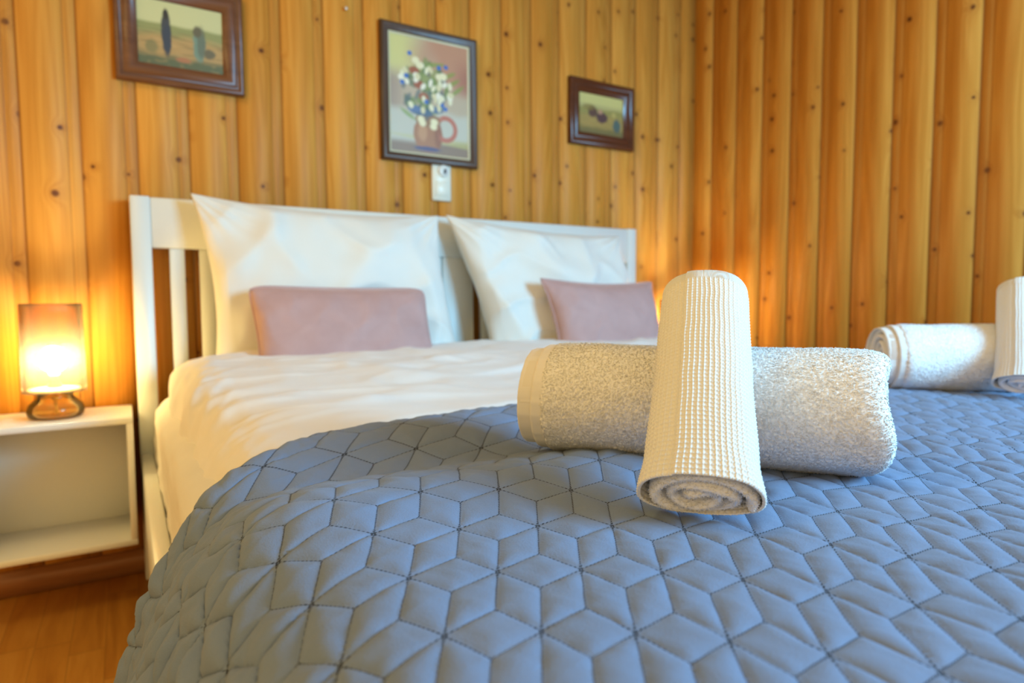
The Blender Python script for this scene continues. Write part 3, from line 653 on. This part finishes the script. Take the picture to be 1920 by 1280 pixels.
t=NT('oil_paint');an=t.node('ShaderNodeAttribute');an.attribute_name='paint';t.l(an.outputs['Color'],t.b.inputs['Base Color']);t.b.inputs['Roughness'].default_value=.45;M_paint=t.m
def lin(c): c=np.array(c,float)/255;return np.where(c<.04045,c/12.92,((c+.055)/1.055)**2.4)
class Paint:
    def __init__(s,nx,ny,c): s.nx,s.ny=nx,ny;s.I=np.ones((ny,nx,3))*lin(c);s.X,s.Y=np.meshgrid(np.linspace(0,1,nx),np.linspace(0,1,ny))
    def mixm(s,m,c): s.I=s.I*(1-m[...,None])+lin(c)*m[...,None]
    def blob(s,x,y,rx,ry,c,soft=.35,rot=0,op=1.,wob=.15):
        dx,dy=s.X-x,s.Y-y;a=dx*math.cos(rot)+dy*math.sin(rot);b=-dx*math.sin(rot)+dy*math.cos(rot)
        d=np.sqrt((a/rx)**2+(b/ry)**2)+wob*pn(s.X*14+x*50,s.Y*14+y*50,1.);s.mixm(op*sstep(1+soft/2,1-soft/2,d),c)
def landscape(nx,ny,kind):
    p=Paint(nx,ny,(196,194,140));
    hz=.66+.03*pn(p.X*3,0*p.X,kind)
    p.mixm(sstep(hz+.02,hz-.04,p.Y),(140,142,86));p.mixm(sstep(.56,.40,p.Y+.05*pn(p.X*5,p.Y*3,2.)),(176,142,86))
    st=pn(p.X*4+p.Y*6,p.Y*32,3.);p.mixm(.55*sstep(.05,.5,st)*sstep(.6,.5,p.Y),(120,104,62));p.mixm(.5*sstep(.1,.6,-st)*sstep(.6,.5,p.Y),(190,158,104))
    p.mixm(sstep(.22,.10,p.Y+.05*pn(p.X*6,p.Y*6,9.)),(92,98,66));p.mixm(.5*sstep(.1,.5,pn(p.X*11,p.Y*20,6.))*sstep(.25,.15,p.Y),(150,128,78))
    if kind==1:   # a dark poplar on the left, a blue-green bush on the right
        p.blob(.33,.52,.055,.34,(62,64,66),.4);p.blob(.34,.42,.045,.22,(52,60,72),.4);p.blob(.33,.80,.03,.08,(48,44,38),.5)
        p.blob(.71,.40,.075,.24,(112,136,116),.4);p.blob(.735,.46,.05,.24,(92,96,78),.5,op=.7);p.blob(.69,.62,.05,.09,(96,90,66),.5)
        p.blob(.83,.30,.07,.08,(104,96,70),.5);p.blob(.16,.28,.07,.10,(112,112,70),.6,op=.7);p.blob(.52,.14,.09,.04,(176,110,72),.6,op=.8)
    else:
        p.mixm(.55+0*p.X,(150,134,66));p.mixm(sstep(.68,.80,p.Y),(196,188,118))
        p.blob(.30,.56,.10,.14,(92,66,56),.5);p.blob(.22,.66,.13,.08,(128,112,54),.7,op=.7);p.blob(.51,.44,.13,.14,(84,60,60),.5);p.blob(.47,.58,.05,.06,(176,134,106),.6)
        p.blob(.85,.28,.09,.17,(78,100,94),.5);p.blob(.78,.55,.05,.07,(176,160,92),.6);p.mixm(.5*sstep(.25,.0,p.Y),(92,72,50))
    return p.I
def bouquet(nx,ny):
    p=Paint(nx,ny,(186,168,140));X,Y=p.X,p.Y;rs=np.random.RandomState(5)
    p.mixm(sstep(.55,.1,X)*sstep(.55,.8,Y),(206,200,128));p.mixm(sstep(.25,.6,X+.2*pn(X*3,Y*3,1.))*sstep(.5,.7,Y),(186,136,104));p.mixm(.8*sstep(.75,1,X)*sstep(.5,.65,Y)*sstep(.95,.7,Y),(160,102,82))
    p.mixm(.8*sstep(.25,0,X)*sstep(.25,.4,Y)*sstep(.75,.6,Y),(158,136,118));p.mixm(sstep(.42,.34,Y+.03*pn(X*5,Y*5,4.)),(192,190,172));p.mixm(sstep(.13,.06,Y-.12*sstep(.4,1,X)*.3),(140,116,92));p.mixm(.6*sstep(.17,.13,Y)*sstep(.13,.15,Y+.06*X),(188,184,110))
    # jug
    p.blob(.47,.17,.19,.155,(166,116,76),.12,wob=.03);p.blob(.40,.19,.06,.08,(196,150,104),.6,op=.7);p.blob(.60,.17,.05,.12,(140,88,58),.6,op=.7);p.blob(.47,.30,.17,.06,(150,112,72),.2)
    d=np.abs(np.hypot((X-.70)/.13,(Y-.24)/.10)-1);p.mixm(sstep(.28,.16,d)*sstep(.58,.66,X),(184,110,84))
    p.blob(.46,.045,.17,.02,(88,82,112),.5)
    for k in range(60):
        a=rs.rand()*6.28;r=rs.rand()**.6;x=.45+.30*r*math.cos(a);y=.57+.22*r*math.sin(a);p.blob(x,y,.05+.03*rs.rand(),.02+.02*rs.rand(),[(96,120,58),(120,140,72),(82,104,70),(140,152,84),(92,104,100)][k%5],.6,rs.rand()*3,.75)
    for x,y in ((.80,.66),(.74,.72),(.30,.40),(.58,.80),(.86,.60),(.22,.33)): p.blob(x,y,.10,.02,(120,150,52),.7,.5*(x-.5)*3,.7)
    for x,y in ((.30,.72),(.42,.50),(.36,.60)): p.blob(x,y,.065,.035,(158,88,52),.5)
    p.blob(.62,.50,.07,.045,(86,104,128),.5);p.blob(.40,.36,.14,.03,(84,104,124),.5);p.blob(.58,.40,.09,.03,(92,114,140),.5);p.blob(.30,.385,.08,.03,(96,116,150),.5)
    for k in range(34):
        a=rs.rand()*6.28;r=rs.rand()**.5;p.blob(.45+.36*r*math.cos(a),.58+.20*r*math.sin(a),.030+.012*rs.rand(),.022+.008*rs.rand(),[(226,222,184),(232,228,204),(214,206,160)][k%3],.5,rs.rand()*3)
    for x,y in ((.37,.77),(.32,.81),(.62,.70),(.68,.71),(.40,.27),(.54,.25),(.38,.30),(.55,.29)): p.blob(x,y,.045,.030,(230,222,178),.6)
    for x,y in ((.245,.86),(.62,.78),(.71,.795),(.20,.66),(.15,.60),(.45,.46),(.70,.42),(.66,.45)): p.blob(x,y,.028,.020,(60,104,176),.4)
    return np.clip(p.I,0,1)
M_fr=wood('frame_walnut',(.11,.035,.012),(.17,.062,.024),.35,0);M_fr2=wood('frame_dark',(.065,.034,.020),(.10,.055,.032),.35,2);M_fr3=wood('frame_mahogany',(.075,.022,.010),(.11,.034,.014),.25,0)
M_gilt=plain('gilt_slip',(.62,.56,.36),.45,.1)
big=[(0,0),(0,.016),(.003,.020),(.010,.020),(.013,.016),(.016,.015),(.020,.020),(.030,.023),(.040,.020),(.047,.012),(.0515,.010),(.0515,0)]
def picture(x0,x1,z0,z1,prof,fm,inner,img,label,slip=None):
    o=empty('framed_picture',((x0+x1)/2,WY-.002,z0),label,'picture');frame_mesh(x0,x1,z0,z1,prof).build('frame',fm,o)
    i=inner
    if slip: frame_mesh(x0+i-.001,x1-i+.001,z0+i-.001,z1-i+.001,[(0,.002),(0,.010),(.003,.011),(slip,.009),(slip,.002)]).build('slip',M_gilt,o);i+=slip-.001
    canvas('painting',x0+i,x1-i,z0+i,z1-i,WY-.008,img,o);return o
picture(.0015,.308,1.297,1.566,big,M_fr,.050,landscape(150,120,1),'wide walnut framed landscape painting, at the upper left above the headboard')
fl=[(0,0),(0,.015),(.004,.021),(.012,.022),(.017,.017),(.021,.016),(.027,.013),(.027,0)]
picture(.706,1.045,1.169,1.5955,fl,M_fr2,.026,bouquet(170,215),'tall dark framed painting of white and blue flowers in a brown jug',.008)
sf=[(0,0),(0,.017),(.004,.021),(.014,.021),(.018,.015),(.022,.015),(.028,.020),(.036,.018),(.046,.009),(.049,.008),(.049,0)]
picture(1.432,1.742,1.305,1.548,sf,M_fr3,.048,landscape(110,80,2),'small mahogany framed field painting hanging nearest the room corner')
# switch plate behind the flower picture
sw=empty('wall_socket',(.912,WY-.002,1.055),'cream wall switch plate partly tucked under the flower picture','wall socket');M_pl=plain('cream_plastic',(.82,.82,.70),.35)
m=MB();m.box(.878,.947,WY-.011,WY+.0035,1.054,1.188,b=.004);m.build('plate',M_pl,sw)
m=MB();m.box(.889,.936,WY-.0135,WY-.0112,1.070,1.118,b=.002);m.build('rocker',M_pl,sw)
m=MB();m.lathe(0,0,[(.0005,0),(.019,0),(.020,.004),(.018,.006),(.0005,.006)],32);
m.V=[v[:,[0,2,1]]*np.array([1,-1,1])+np.array([.918,WY-.0112,1.152]) for v in m.V];m.build('dial',M_white,sw)
m=MB();m.box(.917,.925,WY-.0215,WY-.0174,1.142,1.157,b=.001);m.build('pointer',plain('dark_plastic',(.03,.035,.05),.3),sw)
def nail(x,z,lab):
    m=MB();m.lathe(0,0,[(.0005,0),(.002,0),(.002,.010),(.0048,.011),(.0052,.013),(.003,.0145),(.0005,.015)],16);m.V=[v[:,[0,2,1]]*np.array([1,-1,1])+np.array([x,WY+.001,z]) for v in m.V]
    tag(m.build('nail',plain('nail_steel',(.75,.7,.62),.35,.6),None,True),lab,'nail')
nail(.603,1.604,'small pale nail head in the pine wall between the walnut and flower pictures')
